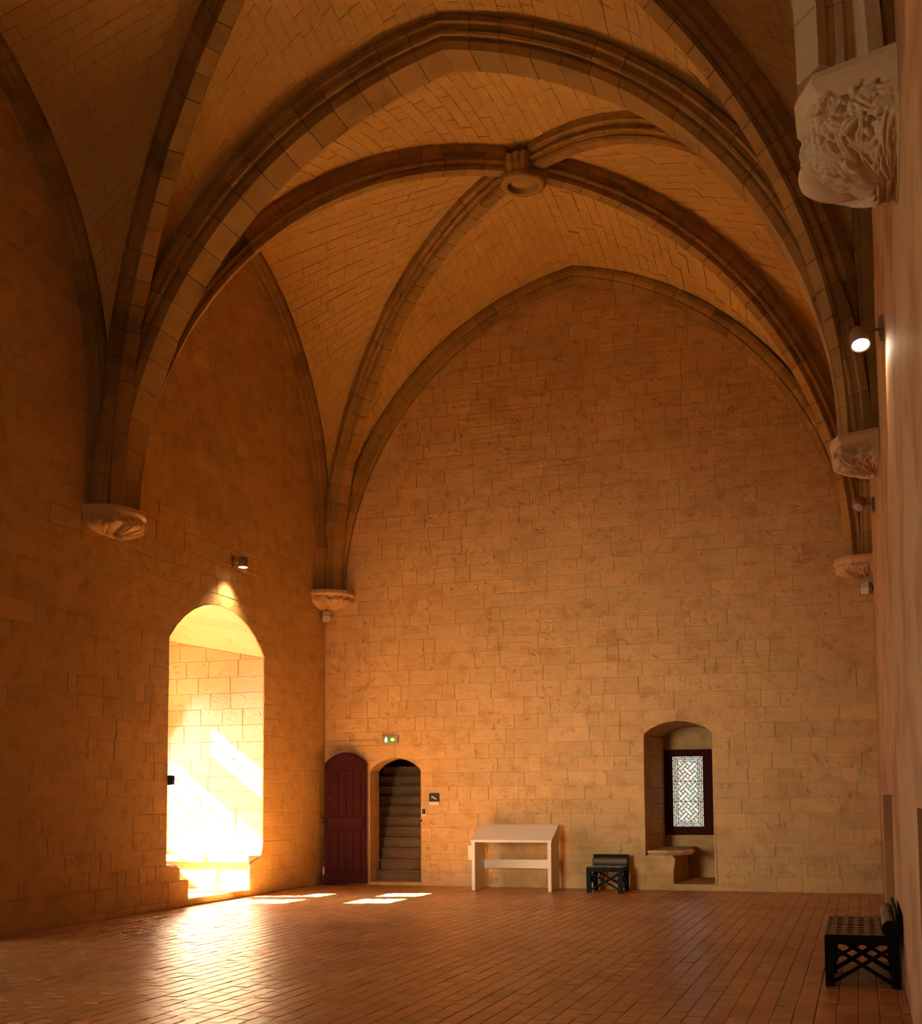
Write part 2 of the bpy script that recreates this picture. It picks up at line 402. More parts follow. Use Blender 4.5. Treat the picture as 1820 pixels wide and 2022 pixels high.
# ceiling: eight half cells a bay, each laid in courses of small stones -----------
def surf(A, D, bulge):
    def f(t, s):
        a, d = A.at(t), D.at(t); p = a.lerp(d, s)
        p.z += bulge*math.sin(math.pi*s)*t*t
        return p
    return f
wb = MB(); webstones = []
for bi, bay in enumerate(BAYS):
    ya, yb = bay; ctr = Vector((X0, (ya+yb)/2, 6))
    halves = []
    for sx in (-1, 1):
        far = b_curve(YB-.02, sx) if bi == 0 else t_curve(yb-.25, sx)
        near = t_curve(ya+.25, sx) if bi < 2 else t_curve(YN, sx)
        halves += [(far, d_curve(bay, sx, 1), .14), (near, d_curve(bay, sx, -1), .14)]
        xw = XL+.02 if sx < 0 else XR-.02
        for sy in (-1, 1): halves.append((f_curve(bay, xw, sy), d_curve(bay, sx, sy), .10))
    for A, D, bulge in halves:
        f = surf(A, D, bulge); NT, NS = 36, 6
        g = [[f(i/NT, j/NS) for j in range(NS+1)] for i in range(NT+1)]
        nrm = (g[NT//2+1][3]-g[NT//2][3]).cross(g[NT//2][4]-g[NT//2][3])
        flip = nrm.dot(ctr-g[NT//2][3]) < 0
        def nat(t, s):
            a = f(min(1, t+.01), s)-f(max(0, t-.01), s); b = f(t, min(1, s+.02))-f(t, max(0, s-.02))
            n = a.cross(b); n.normalize()
            return -n if flip else n
        vs = [f(i/NT, j/NS)-nat(i/NT, j/NS)*.012 for i in range(NT+1) for j in range(NS+1)]
        fs = []
        for i in range(NT):
            for j in range(NS):
                q = (i*(NS+1)+j, (i+1)*(NS+1)+j, (i+1)*(NS+1)+j+1, i*(NS+1)+j+1)
                fs.append(q if not flip else q[::-1])
        wb.add(vs, fs)
        if bi == 2: continue
        rows = int(A.len/.17)
        for i in range(rows):
            t0, t1 = i/rows, (i+1)/rows; wlen = (f((t0+t1)/2, 1)-f((t0+t1)/2, 0)).length
            if wlen < .12: continue
            cuts = [0]; x = random.uniform(.15, .5)
            while x < wlen-.18: cuts.append(x/wlen); x += random.uniform(.28, .62)
            cuts.append(1)
            for s0, s1 in zip(cuts[:-1], cuts[1:]):
                gt = .002/(A.len); gs = .0025/wlen
                cs = [(t0+gt, s0+gs), (t1-gt, s0+gs), (t1-gt, s1-gs), (t0+gt, s1-gs)]
                P = [f(*q) for q in cs]
                sc = shown(P)
                if sc <= 0: continue
                nn = [nat(*q) for q in cs]; pr = random.gauss(0, .003)
                c = sum(P, Vector())/4
                fr = [p.lerp(c, .008)+n*(pr+random.gauss(0, .002)) for p, n in zip(P, nn)]
                mid = [p+n*(pr-.005) for p, n in zip(P, nn)]; bk = [p-n*.02 for p, n in zip(P, nn)]
                fs2 = [(8, 9, 10, 11)]
                for k in range(4): fs2 += [(k, (k+1) % 4, 4+(k+1) % 4, 4+k), (4+k, 4+(k+1) % 4, 8+(k+1) % 4, 8+k)]
                if flip: fs2 = [q[::-1] for q in fs2]
                webstones.append((sc, bk+mid+fr, fs2))
ceil = wb.obj('ceiling', M_webm, kind='structure', label='pointed rib vault of narrow stone courses over the hall', category='vault')
webstones.sort(key=lambda s: -s[0]); rest = MB()
for i, (sc, vs, fs) in enumerate(webstones):
    if i < 300: MB().add(vs, fs, rtint(.02, .01)).obj('stone', M_web, ceil, center=True)
    else: rest.add(vs, fs, rtint(.025, .012))
rest.obj('vault_stones', M_web, ceil, kind='stuff')
MB().box((XL-3, YN-1, ROOFZ), (XR+3, YB+4, ROOFZ+.3)).obj('roof_slab', M_dark, ceil)

# ribs ------------------------------------------------------------------
def mirror_profile(half): return half+[(-u, v) for u, v in reversed(half)]
P_T = mirror_profile([(.47, -.03), (.47, .05), (.43, .07), (.40, .115), (.405, .145), (.385, .175), (.35, .18), (.325, .16), (.30, .17), (.30, .215), (.245, .30)])
P_D = mirror_profile([(.20, -.04), (.20, .10), (.165, .115), (.135, .15), (.135, .175), (.16, .195), (.165, .22), (.145, .245), (.115, .25), (.105, .275), (.115, .30), (.10, .345)])
P_F = [(-.02, .25), (.09, .25), (.115, .20), (.14, .185), (.165, .19), (.185, .165), (.18, .13), (.21, .10), (.23, .05), (.23, -.03)]
def rib(parent, curve, profile, binormal, seg=.42, t_end=1.0, mtl=None, closed=False):
    bn = Vector(binormal).normalized(); n = max(3, round(curve.len*t_end/seg)); e = .0025/curve.len
    for i in range(n):
        t0, t1 = t_end*i/n+e, t_end*(i+1)/n-e
        sub = 3; mb = MB(); vs = []; pn = len(profile); tt = []
        jit = 1+random.gauss(0, .006)
        ts = [t0, t0+e*2.2]+[t0+(t1-t0)*k/sub for k in range(1, sub)]+[t1-e*2.2, t1]
        for kk, t in enumerate(ts):
            dl = .004
            tg = (curve.at(min(1, t+dl))-curve.at(max(0, t-dl))).normalized()
            nin = tg.cross(bn); nin.normalize()
            c = curve.at(t)
            if nin.dot(Vector((X0, c.y if abs(bn.y) > .99 else BCY, 5))-c) < 0: nin = -nin
            sh = .985 if kk in (0, len(ts)-1) else 1
            vs += [c+bn*u*jit*sh+nin*(v*jit*sh) for u, v in profile]
        m = len(ts)
        fs = [(a*pn+k, a*pn+k+1, (a+1)*pn+k+1, (a+1)*pn+k) for a in range(m-1) for k in range(pn-1)]
        fs += [tuple(range(pn)), tuple((m-1)*pn+k for k in reversed(range(pn)))]
        mb.add(vs, fs, rtint(.07, .02)); o = mb.obj('voussoir', mtl or M_rib, parent, center=True)
ribn = 0
def trim(label):
    global ribn; ribn += 1
    return empty('trim_%d' % ribn, (0, 0, HC), kind='structure', label=label, category='vault rib')
def childfix(root):
    for c in root.children: c.location = c.location-Vector(root.location)
BCY = 0
for k, y in enumerate(YT):
    r_ = trim(('broad moulded transverse rib crossing the hall between the far and middle bays' if k == 0 else
               'brightly lit transverse rib rising from the large carved corbel at upper right'))
    for sx in (-1, 1): rib(r_, t_curve(y, sx), P_T, (0, 1, 0), .44, mtl=M_rib_lit if k else M_rib)
    childfix(r_)
for bi, bay in enumerate(BAYS):
    ya, yb = bay; BCY = (ya+yb)/2; hy = (yb-ya)/2
    for sy in (-1, 1):
        if bi == 2 and sy < 0: continue
        names = {(0, -1): 'diagonal rib of the far bay from the broad transverse rib to the boss',
                 (0, 1): 'diagonal rib of the far bay rising from the back corners to the boss',
                 (1, 1): 'diagonal rib of the middle bay springing beside the broad transverse rib',
                 (1, -1): 'diagonal rib of the middle bay springing from the large corbel',
                 (2, 1): 'diagonal rib of the near bay above the large corbel'}
        r_ = trim(names[(bi, sy)])
        for sx in (-1, 1):
            L = math.hypot(5.15, hy); bn = (-sy*hy/L, sx*5.15/L, 0)
            rib(r_, d_curve(bay, sx, sy), P_D, bn, .36, .965 if bi == 0 else 1, mtl=M_rib_lit if bi == 2 else M_rib)
        childfix(r_)
BCY = 18
r_ = trim('slim wall rib framing the pointed head of the back wall')
for sx in (-1, 1): rib(r_, b_curve(YB+.02, sx), P_F, (0, -1, 0), .42)
childfix(r_)
for side, x in ((-1, XL-.02), (1, XR+.02)):
    for bi, bay in enumerate(BAYS):
        if bi == 2 and side < 0: continue
        ya, yb = bay; BCY = (ya+yb)/2
        r_ = trim({(-1, 0): 'wall rib on the left wall above the sunlit window recess', (-1, 1): 'wall rib on the left wall at the upper left corner',
                   (1, 0): 'wall rib on the right wall of the far bay', (1, 1): 'wall rib on the right wall of the middle bay',
                   (1, 2): 'wall rib on the right wall above the large corbel'}[(side, bi)])
        _r = rib
        for sy in (-1, 1):
            if bi == 2 and sy < 0: continue
            cv = f_curve(bay, x, sy)
            # inward direction lies in the wall plane towards the bay's middle
            bn = Vector((-side, 0, 0)); n = max(3, round(cv.len/.42)); e = .0025/cv.len
            for i in range(n):
                t0, t1 = i/n+e, (i+1)/n-e; vs = []; pn = len(P_F); ts = [t0+(t1-t0)*q/3 for q in range(4)]
                for t in ts:
                    tg = (cv.at(min(1, t+.004))-cv.at(max(0, t-.004))).normalized(); nin = tg.cross(bn).normalized(); c = cv.at(t)
                    if nin.dot(Vector((x, BCY, 5))-c) < 0: nin = -nin
                    vs += [c+bn*u+nin*v for u, v in P_F]
                fs = [(a*pn+k, a*pn+k+1, (a+1)*pn+k+1, (a+1)*pn+k) for a in range(3) for k in range(pn-1)]
                fs += [tuple(range(pn)), tuple(3*pn+k for k in reversed(range(pn)))]
                MB().add(vs, fs, rtint(.07, .02)).obj('voussoir', M_rib, r_, center=True)
        childfix(r_)

# back wall ---------------------------------------------------------------
def inside_back(cx, cy, pl):
    if cy < BHS: return True
    d = max(0, abs(cx-X0)-.35); z = min(p[1] for p in pl)
    return (d+BE)**2+(z-BHS)**2 < (BR_+.12)**2
mpB = lambda a, b, d: Vector((a, YB-d, b))
STAIR = arch_opening(-9.02, -7.98, .06, 2.19, 2.43)
NICHE = Opening(.11, 3.01, None, None, -3.08)
_na = arch_opening(-3.69, -2.47, .11, 2.79, 3.01)
NICHE = Opening(.11, 3.01, lambda b: (-3.20-.03*math.sin(b*9)) if b < .60 else _na.L(b), lambda b: _na.R(b)+(.03 if b < .9 else 0)+.012*max(0, 1.4-b), -3.08)
courses = rows_to(11.6, [.26-.0, .48, .60, .84, 1.10, 1.36, 1.62, 1.88, 2.14, 2.40, 2.68, 2.95, 3.22], .25, .31)
wall_back = empty('wall_back', (0, YB, 0), kind='structure', label='back wall of worn coursed limestone with stair doorway and window recess', category='wall')
bk = masonry(wall_back, mpB, XL, XR, courses, [STAIR, NICHE], M_wall, M_mortar, keep=inside_back, sloppy=.004)
bk.add([mpB(XL, courses[-1][1], -.02), mpB(XR, courses[-1][1], -.02), mpB(XR, ROOFZ, -.02), mpB(XL, ROOFZ, -.02)], [(0, 1, 2, 3)])
bk.box((XL-.3, YB+.0125, -.1), (XL+.02, YB+.03, ROOFZ)).box((XR-.02, YB+.0125, -.1), (XR+.3, YB+.03, ROOFZ)).box((XL-.2, YB+.008, -.1), (XR+.2, YB+.03, .06)).box((XL-.3, YB-.1, -.1), (XL-.012, YB+.3, ROOFZ)).box((XR+.015, YB-.04, -.1), (XR+.3, YB+.3, ROOFZ))
bk.obj('mortar', M_mortar, wall_back)
childfix(wall_back)

# left wall ------------------------------------------------------------------
def inside_left(cx, cy, pl):
    if cx < 7.2: return False
    for ya, yb in BAYS[:2]:
        if ya <= cx <= yb:
            c = (ya+yb)/2; hy = (yb-ya)/2; k = (hy-.44)/3.2
            if cy < FHS: return True
            d = max(0, abs(cx-c)-.35)/k; z = min(p[1] for p in pl)
            return (d+FE)**2+(z-FHS)**2 < (FR+.12)**2
    return cy < 7
mpL = lambda a, b, d: Vector((XL+d, a, b))
_wa = arch_opening(16.0, 19.10, .66, 4.16, 4.86)
def wl(b):
    if b < .40: return 16.63
    if b < .66: return 16.63-.25*min(1, max(0, (b-.40)/.02))
    return _wa.L(b)
def wr(b):
    if b < .56: return 18.62
    if b < .68: return 18.62+.5*(b-.56)/.12
    return _wa.R(b)
W1 = Opening(.11, 4.86, wl, wr, 17.55)
W2 = arch_opening(8.9, 11.8, .11, 4.1, 4.8)
W3 = arch_opening(2.0, 5.0, .11, 4.1, 4.8)
coursesL = rows_to(11.4, [.11, .40, .42, .66, .92, 1.18, 1.44], .25, .31)
wall_left = empty('wall_left', (XL, 10, 0), kind='structure', label='left wall of coursed limestone with a tall sunlit window recess', category='wall')
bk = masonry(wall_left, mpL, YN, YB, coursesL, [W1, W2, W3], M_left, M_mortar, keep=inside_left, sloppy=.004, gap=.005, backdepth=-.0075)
bk.add([mpL(YN, coursesL[-1][1], -.02), mpL(YB, coursesL[-1][1], -.02), mpL(YB, ROOFZ, -.02), mpL(YN, ROOFZ, -.02)], [(0, 1, 2, 3)])
bk.box((XL-.03, YN, -.1), (XL-.008, YB, .1))
bk.obj('mortar', M_mortar, wall_left)
childfix(wall_left)

# window recesses in the left wall --------------------------------------------
XO = -12.1
def recess(name, label, ya, yb, spring, top, detailed):
    root = empty(name, (XL, (ya+yb)/2, 0), kind='structure', label=label, category='window')
    rise = .20
    op = arch_opening(ya, yb, 0, spring, top)
    # soffit strips running out through the wall
    c = (ya+yb)/2; hw = (yb-ya)/2; r = top-spring; rad = (hw*hw+r*r)/(2*r); cz = top-rad; am = math.asin(hw/rad)
    N = 12; mb = MB()
    for i in range(N):
        t = rtint(.05)
        for j in range(4):
            vs = []
            for ii, jj in ((i, j), (i+1, j), (i+1, j+1), (i, j+1)):
                a = -am+2*am*ii/N; x = XL-.02*(jj > 0)+(XO-XL-.1)*jj/4
                vs.append((x if jj else XL+.004, c+rad*math.sin(a), cz+rad*math.cos(a)+rise*(XL-x)))
            mb.add(vs, [(0, 1, 2, 3)], t)
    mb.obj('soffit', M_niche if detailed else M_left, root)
    for yj, sgn in ((ya, 1), (yb, -1)):
        mpJ = lambda a, b, d, yj=yj, sgn=sgn: Vector((XL-a, yj+sgn*d, b+0.0))
        def keepj(cx, cy, pl): return True
        zs = rows_to(spring+.55, [.14, .40, .66, .95, 1.22], .25, .33)
        cs = []
        for y0, y1 in zs:
            cs.append((y0, y1))
        if detailed and sgn < 0:
            # cut the top course along the rising springing line
            stones_open = Opening(spring, 99, lambda b: -9, lambda b: -9, -9)
            bkj = MB(); n = 0
            for y0, y1 in cs:
                x = 0
                while x < 2.08:
                    x1 = min(2.1, x+random.uniform(.35, .75)); x1 = 2.1 if 2.1-x1 < .15 else x1
                    pl = [(x, min(y0, spring+rise*x)), (x1, min(y0, spring+rise*x1)), (x1, min(y1, spring+rise*x1)), (x, min(y1, spring+rise*x))]
                    pl = dedupe(pl)
                    if len(pl) >= 3 and abs(pl[2][1]-pl[0][1]) > .02:
                        vs, fs = stone_geo(pl, mpJ, proud=random.gauss(0, .002), rough=.002)
                        MB().add(vs, fs, rtint(.05)).obj('stone', M_niche, root, center=True)
                    x = x1
        MB().add([mpJ(0, 0, -.02), mpJ(2.2, 0, -.02), mpJ(2.2, spring+rise*2.2+.02, -.02), mpJ(0, spring+.02, -.02)], [(0, 1, 2, 3)] if sgn < 0 else [(3, 2, 1, 0)]).obj('jamb', M_niche if detailed else M_left, root)
    MB().add([(XL+.0, ya-.1, .11), (XL, yb+.1, .11), (XO-.2, yb+.1, .11), (XO-.2, ya-.1, .11)], [(0, 1, 2, 3)]).obj('recess_floor', M_mortar, root)
    return root
w1 = recess('window_1', 'tall arched window recess with stone seats, flooded with sunlight', 16.0, 19.12, 4.16, 4.86, True)
# stone seats either side of the passage
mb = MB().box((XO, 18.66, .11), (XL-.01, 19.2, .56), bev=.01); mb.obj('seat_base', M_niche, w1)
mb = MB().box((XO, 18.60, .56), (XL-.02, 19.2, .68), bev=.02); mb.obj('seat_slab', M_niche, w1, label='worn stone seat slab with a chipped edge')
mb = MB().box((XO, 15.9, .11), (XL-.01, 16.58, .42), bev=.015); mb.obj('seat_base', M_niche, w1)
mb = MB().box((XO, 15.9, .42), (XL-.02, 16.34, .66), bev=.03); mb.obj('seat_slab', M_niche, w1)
# outer wall and cross-shaped stone bars
def outer(root, panes, ya, yb, top, mtl=M_left):
    cs = sorted({-.1, ROOFZ, *[p[2] for p in panes], *[p[3] for p in panes]}); mb = MB()
    for z0, z1 in zip(cs[:-1], cs[1:]):
        zc = (z0+z1)/2; act = sorted([p for p in panes if p[2] < zc < p[3]])
        y = ya-.4
        for p in act+[(yb+.4, yb+.4, 0, 0)]:
            if p[0] > y+.001: mb.box((XO-.22, y, z0), (XO, p[0], z1))
            y = p[1]
    mb.obj('window_surround', mtl, root)
panes1 = [(16.4, 17.25, .95, 2.70), (17.75, 19.06, .95, 2.70), (16.4, 17.25, 3.25, 3.90), (17.75, 18.80, 3.25, 3.90)]
outer(w1, panes1, YN-.5, YB+1, 4.86)
for p in panes1:
    for k in range(1, 3):
        y = p[0]+(p[1]-p[0])*k/3
        MB().box((XO-.12, y-.018, p[2]), (XO-.09, y+.018, p[3])).obj('glazing_bar', M_iron, w1)
    nz_ = 5 if p[3]-p[2] > 1.5 else 2
    for k in range(1, nz_):
        z = p[2]+(p[3]-p[2])*k/nz_
        MB().box((XO-.115, p[0], z-.018), (XO-.095, p[1], z+.018)).obj('glazing_bar', M_iron, w1)
childfix(w1)
for nm, ya, yb, lab in (('window_2', 8.9, 11.8, 'arched window recess of the middle bay on the left wall'), ('window_3', 2.0, 5.0, 'arched window recess of the near bay on the left wall')):
    wr_ = recess(nm, lab, ya, yb, 4.1, 4.8, False)
    MB().box((XO-.22, ya-.3, 0), (XO, yb+.3, 6)).obj('window_surround', M_left, wr_)
    for yy in (ya+.35, (ya+yb)/2+.1):
        MB().box((XO, yy, 1.0), (XO+.03, yy+1.0, 4.3)).obj('pane', GL[0], wr_)
    childfix(wr_)

# right wall ---------------------------------------------------------------------
mpR = lambda a, b, d: Vector((XR-d, a, b))
R1 = Opening(-.05, 1.66, lambda b: 13.6, lambda b: 19.0, 16)
R2 = Opening(-.05, 1.58, lambda b: 5.9, lambda b: 7.55, 6.7)
wall_right = empty('wall_right', (XR, 10, 0), kind='structure', label='right wall of stained old plaster seen at a slant', category='wall')
mb = MB()
cs = [(-.05, 1.58), (1.58, 1.66)]+[(1.66+i*.6, 1.66+(i+1)*.6) for i in range(20)]
for y0, y1, Lb, Rb in wall_rows(YN, YB, cs, [R1, R2]):
    xl, xr = Lb[0][0], Rb[0][0]; n = max(1, int((xr-xl)/.6))
    for i in range(n):
        x0, x1 = xl+(xr-xl)*i/n, xl+(xr-xl)*(i+1)/n
        def wv(a, b):
            k = 0 if (abs(a-13.6) < .02 or abs(a-19) < .02 or abs(a-7.55) < .02) else .012*noise.noise(Vector((a*.7, b*.9, 3)))
            return mpR(a, b, k)
        mb.add([wv(x0, y0), wv(x1, y0), wv(x1, y1), wv(x0, y1)], [(0, 1, 2, 3)])
mb.obj('plaster', M_plaster, wall_right)
for (ya, yb, zt, dp) in ((13.6, 19.0, 1.66, .5), (5.9, 7.55, 1.58, .5)):
    mb = MB(); x0, x1 = XR, XR+dp
    mb.add([(x0, yb, -.05), (x1, yb, -.05), (x1, yb, zt), (x0, yb, zt)], [(0, 1, 2, 3)])
    mb.add([(x0, ya, -.05), (x1, ya, -.05), (x1, ya, zt), (x0, ya, zt)], [(3, 2, 1, 0)])
    mb.add([(x1, ya, -.05), (x1, yb, -.05), (x1, yb, zt), (x1, ya, zt)], [(0, 1, 2, 3)])
    mb.add([(x0, ya, zt), (x0, yb, zt), (x1, yb, zt), (x1, ya, zt)], [(0, 1, 2, 3)])
    mb.obj('recess', M_plaster, wall_right)
childfix(wall_right)
mb = MB()
for a, b in (((XL-2.5, 0), (-7.4, ROOFZ)), ((-5.4, 0), (XR+.6, ROOFZ)), ((-7.4, 0), (-5.4, 1.0)), ((-7.4, 4.2), (-5.4, ROOFZ))): mb.box((a[0], YN-.3, a[1]), (b[0], YN, b[1]))
mb.obj('wall_front', M_left, kind='structure', label='plain end wall of the hall behind the viewpoint', category='wall')

w5 = empty('fill_window', (-6.4, YN, 1.0), kind='structure', label='added glazed window around the fill light behind the viewpoint', category='window')  # invented window, out of view, put in to carry the fill light
MB().box((-1, -.2, 0), (1, -.17, 3.2)).obj('pane', GL[0], w5)
for x in (-1, -.03, .94): MB().box((x, -.16, 0), (x+.06, -.1, 3.2)).obj('window_frame', M_redwood, w5)
# stair doorway in the back wall ---------------------------------------------------
d1 = empty('door_1', (-8.5, YB, 0), kind='structure', label='dark arched doorway onto winding stone stairs', category='doorway')
mb = MB(); y0, y1 = YB-.0, YB+.45
N = 10
pts = [(-9.02, .0), (-9.02, 2.19)]+[(STAIR.L(b), b) for b in (2.25, 2.32, 2.38, 2.42)]+[(STAIR.R(b), b) for b in (2.42, 2.38, 2.32, 2.25)]+[(-7.98, 2.19), (-7.98, 0)]
for a, b in zip(pts[:-1], pts[1:]):
    mb.add([(a[0], y0, a[1]), (b[0], y0, b[1]), (b[0], y1, b[1]), (a[0], y1, a[1])], [(0, 1, 2, 3)])
mb.obj('reveal', M_wall, d1)
MB().box((-9.02, YB-.01, -.02), (-7.98, YB+.5, .06), bev=.01).obj('threshold', M_wall, d1)
# round stair shaft
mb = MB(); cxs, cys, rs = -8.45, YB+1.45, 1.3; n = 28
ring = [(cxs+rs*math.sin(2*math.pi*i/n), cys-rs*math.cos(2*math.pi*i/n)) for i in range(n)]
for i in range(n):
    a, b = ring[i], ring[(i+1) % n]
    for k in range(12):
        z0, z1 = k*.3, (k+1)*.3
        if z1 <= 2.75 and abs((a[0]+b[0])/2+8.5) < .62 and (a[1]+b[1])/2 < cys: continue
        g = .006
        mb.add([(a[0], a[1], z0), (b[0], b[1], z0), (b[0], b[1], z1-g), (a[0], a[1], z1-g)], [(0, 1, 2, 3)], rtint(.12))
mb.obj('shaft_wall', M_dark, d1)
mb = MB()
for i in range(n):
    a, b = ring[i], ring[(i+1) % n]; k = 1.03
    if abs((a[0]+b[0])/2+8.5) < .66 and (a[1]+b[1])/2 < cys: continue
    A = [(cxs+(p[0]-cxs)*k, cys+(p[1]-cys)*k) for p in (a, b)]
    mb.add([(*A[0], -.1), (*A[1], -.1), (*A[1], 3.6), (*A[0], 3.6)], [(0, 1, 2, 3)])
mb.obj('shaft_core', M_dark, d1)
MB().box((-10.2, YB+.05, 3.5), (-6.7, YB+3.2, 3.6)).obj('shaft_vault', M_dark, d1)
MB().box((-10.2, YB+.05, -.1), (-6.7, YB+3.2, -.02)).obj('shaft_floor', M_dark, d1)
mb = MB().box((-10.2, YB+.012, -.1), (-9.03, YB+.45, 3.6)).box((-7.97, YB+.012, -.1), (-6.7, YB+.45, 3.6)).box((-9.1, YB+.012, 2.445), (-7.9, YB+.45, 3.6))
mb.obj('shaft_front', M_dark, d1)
for k in range(11):
    z0 = .06+.205*k; yy = YB+.36+.16*k; ang = (-.05+.022*k)
    c, s = math.cos(ang), math.sin(ang)
    m = Matrix(((c, -s, 0, -7.7), (s, c, 0, yy), (0, 0, 1, 0), (0, 0, 0, 1)))
    MB().box((-1.75, 0, max(0, z0-.3)), (.35, 1.0, z0+.175), mtx=m, bev=.01).box((-1.75, -.035, z0+.165), (.35, 1.0, z0+.205), mtx=m, bev=.008).obj('stair_step', M_dark, d1, tint_note='')
MB().tube([(-7.55, YB+.62, 0), (-7.55, YB+.62, 3.4)], .16, 16).obj('newel', M_dark, d1)
for o in d1.children:
    if 'tint_note' in o: del o['tint_note']
childfix(d1)

# red door leaf folded back against the wall
def door_leaf():
    hx, hy, fx, fy = -9.05, YB-.10, -9.82, YB-.36
    L = math.hypot(hx-fx, hy-fy); ang = math.atan2(hy-fy, hx-fx)
    root = empty('door_2', (fx, fy, 0), ang, kind='structure', label='dark red panelled door leaf with arched top, folded back beside the stairs', category='door')
    H0, H1 = 2.34, 2.55
    def arch(u): return H0+(H1-H0)*(1-(2*u/L-1)**2)
    N = 14; top = [(L*i/N, arch(L*i/N)) for i in range(N+1)]
    poly = [(0, .03), (L, .03)]+list(reversed(top))
    n = len(poly); vs = [(x, 0, z) for x, z in poly]+[(x, .05, z) for x, z in poly]
    fs = [tuple(range(n)), tuple(reversed(range(n, 2*n)))]+[(i, n+i, n+(i+1) % n, (i+1) % n) for i in range(n)]
    leaf = MB().add(vs, fs).obj('leaf', M_redoor, root)
    xs = [.0, .105, .215, .235, .42, .44, .63, .65, L-.0]
    fr = MB()
    for (za, zb) in ((.03, .24), (1.10, 1.30)): MB().box((.03, -.022, za), (L-.03, 0, zb), bev=.005).obj('rail', M_redoor, leaf)
    for x in (.03, L-.10): MB().box((x, -.022, .24), (x+.07, 0, 2.25), bev=.005).obj('stile', M_redoor, leaf)
    # tall narrow panels with bead mouldings
    for za, zb in ((.28, 1.06), (1.34, 2.14)):
        for k in range(4):
            x0 = .115+k*(L-.23)/4; x1 = x0+(L-.23)/4
            z2 = zb+(.05 if k in (1, 2) and zb > 2 else 0)
            MB().box((x0+.012, -.012, za), (x1-.012, 0, z2), bev=.006).obj('panel', M_redoor, leaf)
            MB().tube([(x1-.002, -.02, za), (x1-.002, -.02, z2)], .007, 6).obj('bead', M_redoor, leaf)
    top2 = [(x, z) for x, z in top if .03 <= x <= L-.03]
    mb = MB(); 
    for a, b in zip(top2[:-1], top2[1:]):
        mb.add([(a[0], -.022, 2.22), (b[0], -.022, 2.22), (b[0], -.022, b[1]-.02), (a[0], -.022, a[1]-.02)], [(0, 1, 2, 3)])
    mb.obj('arched_rail', M_redoor, leaf)
    mb = MB().box((.085, -.034, 1.07), (.13, -.02, 1.28), bev=.004).tube([(.107, -.04, 1.20), (.107, -.075, 1.19), (.107, -.075, 1.10), (.107, -.04, 1.09)], .009, 8)
    mb.obj('handle', M_iron, leaf, label='black iron handle plate')
    MB().box((.09, -.03, 1.62), (.13, -.02, 1.68), bev=.004).tube([(.11, -.03, 1.65), (.11, -.05, 1.65)], .03, 12).obj('knocker', M_iron, leaf)
    for z in (1.30, 1.21): MB().tube([(-.05, .025, z), (.01, .025, z)], .012, 8).obj('bolt', M_iron, leaf)
door_leaf()

# window recess in the back wall ------------------------------------------------------
DEP = 2.0; YW = YB+DEP
w4 = empty('window_4', (-3.08, YB, 0), kind='structure', label='arched recess with a small leaded window in a dark red frame', category='window')
mb = MB()
zz = [.0, .6]+[.6+i*.3 for i in range(1, 8)]
splay = .03
def na(b): return (_na.L(b), _na.R(b))
# left jamb
for z0, z1 in zip([.66, .95, 1.24, 1.53, 1.82, 2.11, 2.4], [.95, 1.24, 1.53, 1.82, 2.11, 2.4, 2.79]):
    x = 0
    while x < DEP-.02:
        x1 = min(DEP, x+random.uniform(.4, .8)); x1 = DEP if DEP-x1 < .2 else x1
        mpj = lambda a, b, d: Vector((-3.69+d+splay*a, YB+a, b))
        vs, fs = stone_geo([(x, z0), (x1, z0), (x1, z1), (x, z1)], mpj, proud=0, rough=.003)
        MB().add(vs, fs, rtint(.06)).obj('stone', M_wall, w4, center=True); x = x1
MB().box((-3.8, YB+.02, -.02), (-3.705, YW+.2, 3.2)).obj('jamb', M_mortar, w4)
MB().box((-2.478, YB+.02, -.02), (-2.3, YW+.2, 3.2)).obj('jamb', M_wall, w4)
MB().box((-3.9, YB+.012, 3.012), (-2.2, YW+.2, 3.3)).obj('lintel', M_wall, w4)
# flared right edge
MB().add([(-2.44, YB-.003, .11), (-2.47, YB+.12, .11), (-2.47, YB+.12, 2.8), (-2.465, YB-.003, 2.8)], [(0, 1, 2, 3)]).obj('chamfer', M_wall, w4)
arc = [(na(b)[0], b) for b in (2.79, 2.84, 2.89, 2.94, 2.98, 3.0)]+[(na(b)[1], b) for b in (3.0, 2.98, 2.94, 2.89, 2.84, 2.79)]
mb = MB()
for a, b in zip(arc[:-1], arc[1:]):
    mb.add([(a[0], YB, a[1]), (b[0], YB, b[1]), (b[0], YW, b[1]), (a[0], YW, a[1])], [(0, 1, 2, 3)])
mb.obj('soffit', M_wall, w4)
MB().box((-3.8, YB-.0, -.02), (-2.3, YW+.2, .11), bev=.01).obj('sill_step', M_wall, w4)
WX0, WX1, WZ0, WZ1 = -3.63, -2.72, .92, 2.57          # dark red frame
GX0, GX1, GZ0, GZ1 = -3.475, -2.885, 1.075, 2.44      # leaded light
mb = MB().box((-3.8, YW, 0), (WX0+.1, YW+.15, 3.3)).box((WX1-.1, YW, 0), (-2.3, YW+.15, 3.3)).box((WX0+.1, YW, 0), (WX1-.1, YW+.15, WZ0+.1)).box((WX0+.1, YW, WZ1-.1), (WX1-.1, YW+.15, 3.3))
mb.obj('recess_back', M_wall, w4)
fr = [((WX0, WZ0), (GX0, WZ1)), ((GX1, WZ0), (WX1, WZ1)), ((GX0, WZ0), (GX1, GZ0)), ((GX0, GZ1), (GX1, WZ1))]
for (a, b) in fr: MB().box((a[0], YW-.07, a[1]), (b[0], YW+.02, b[1]), bev=.008).obj('window_frame', M_redwood, w4)
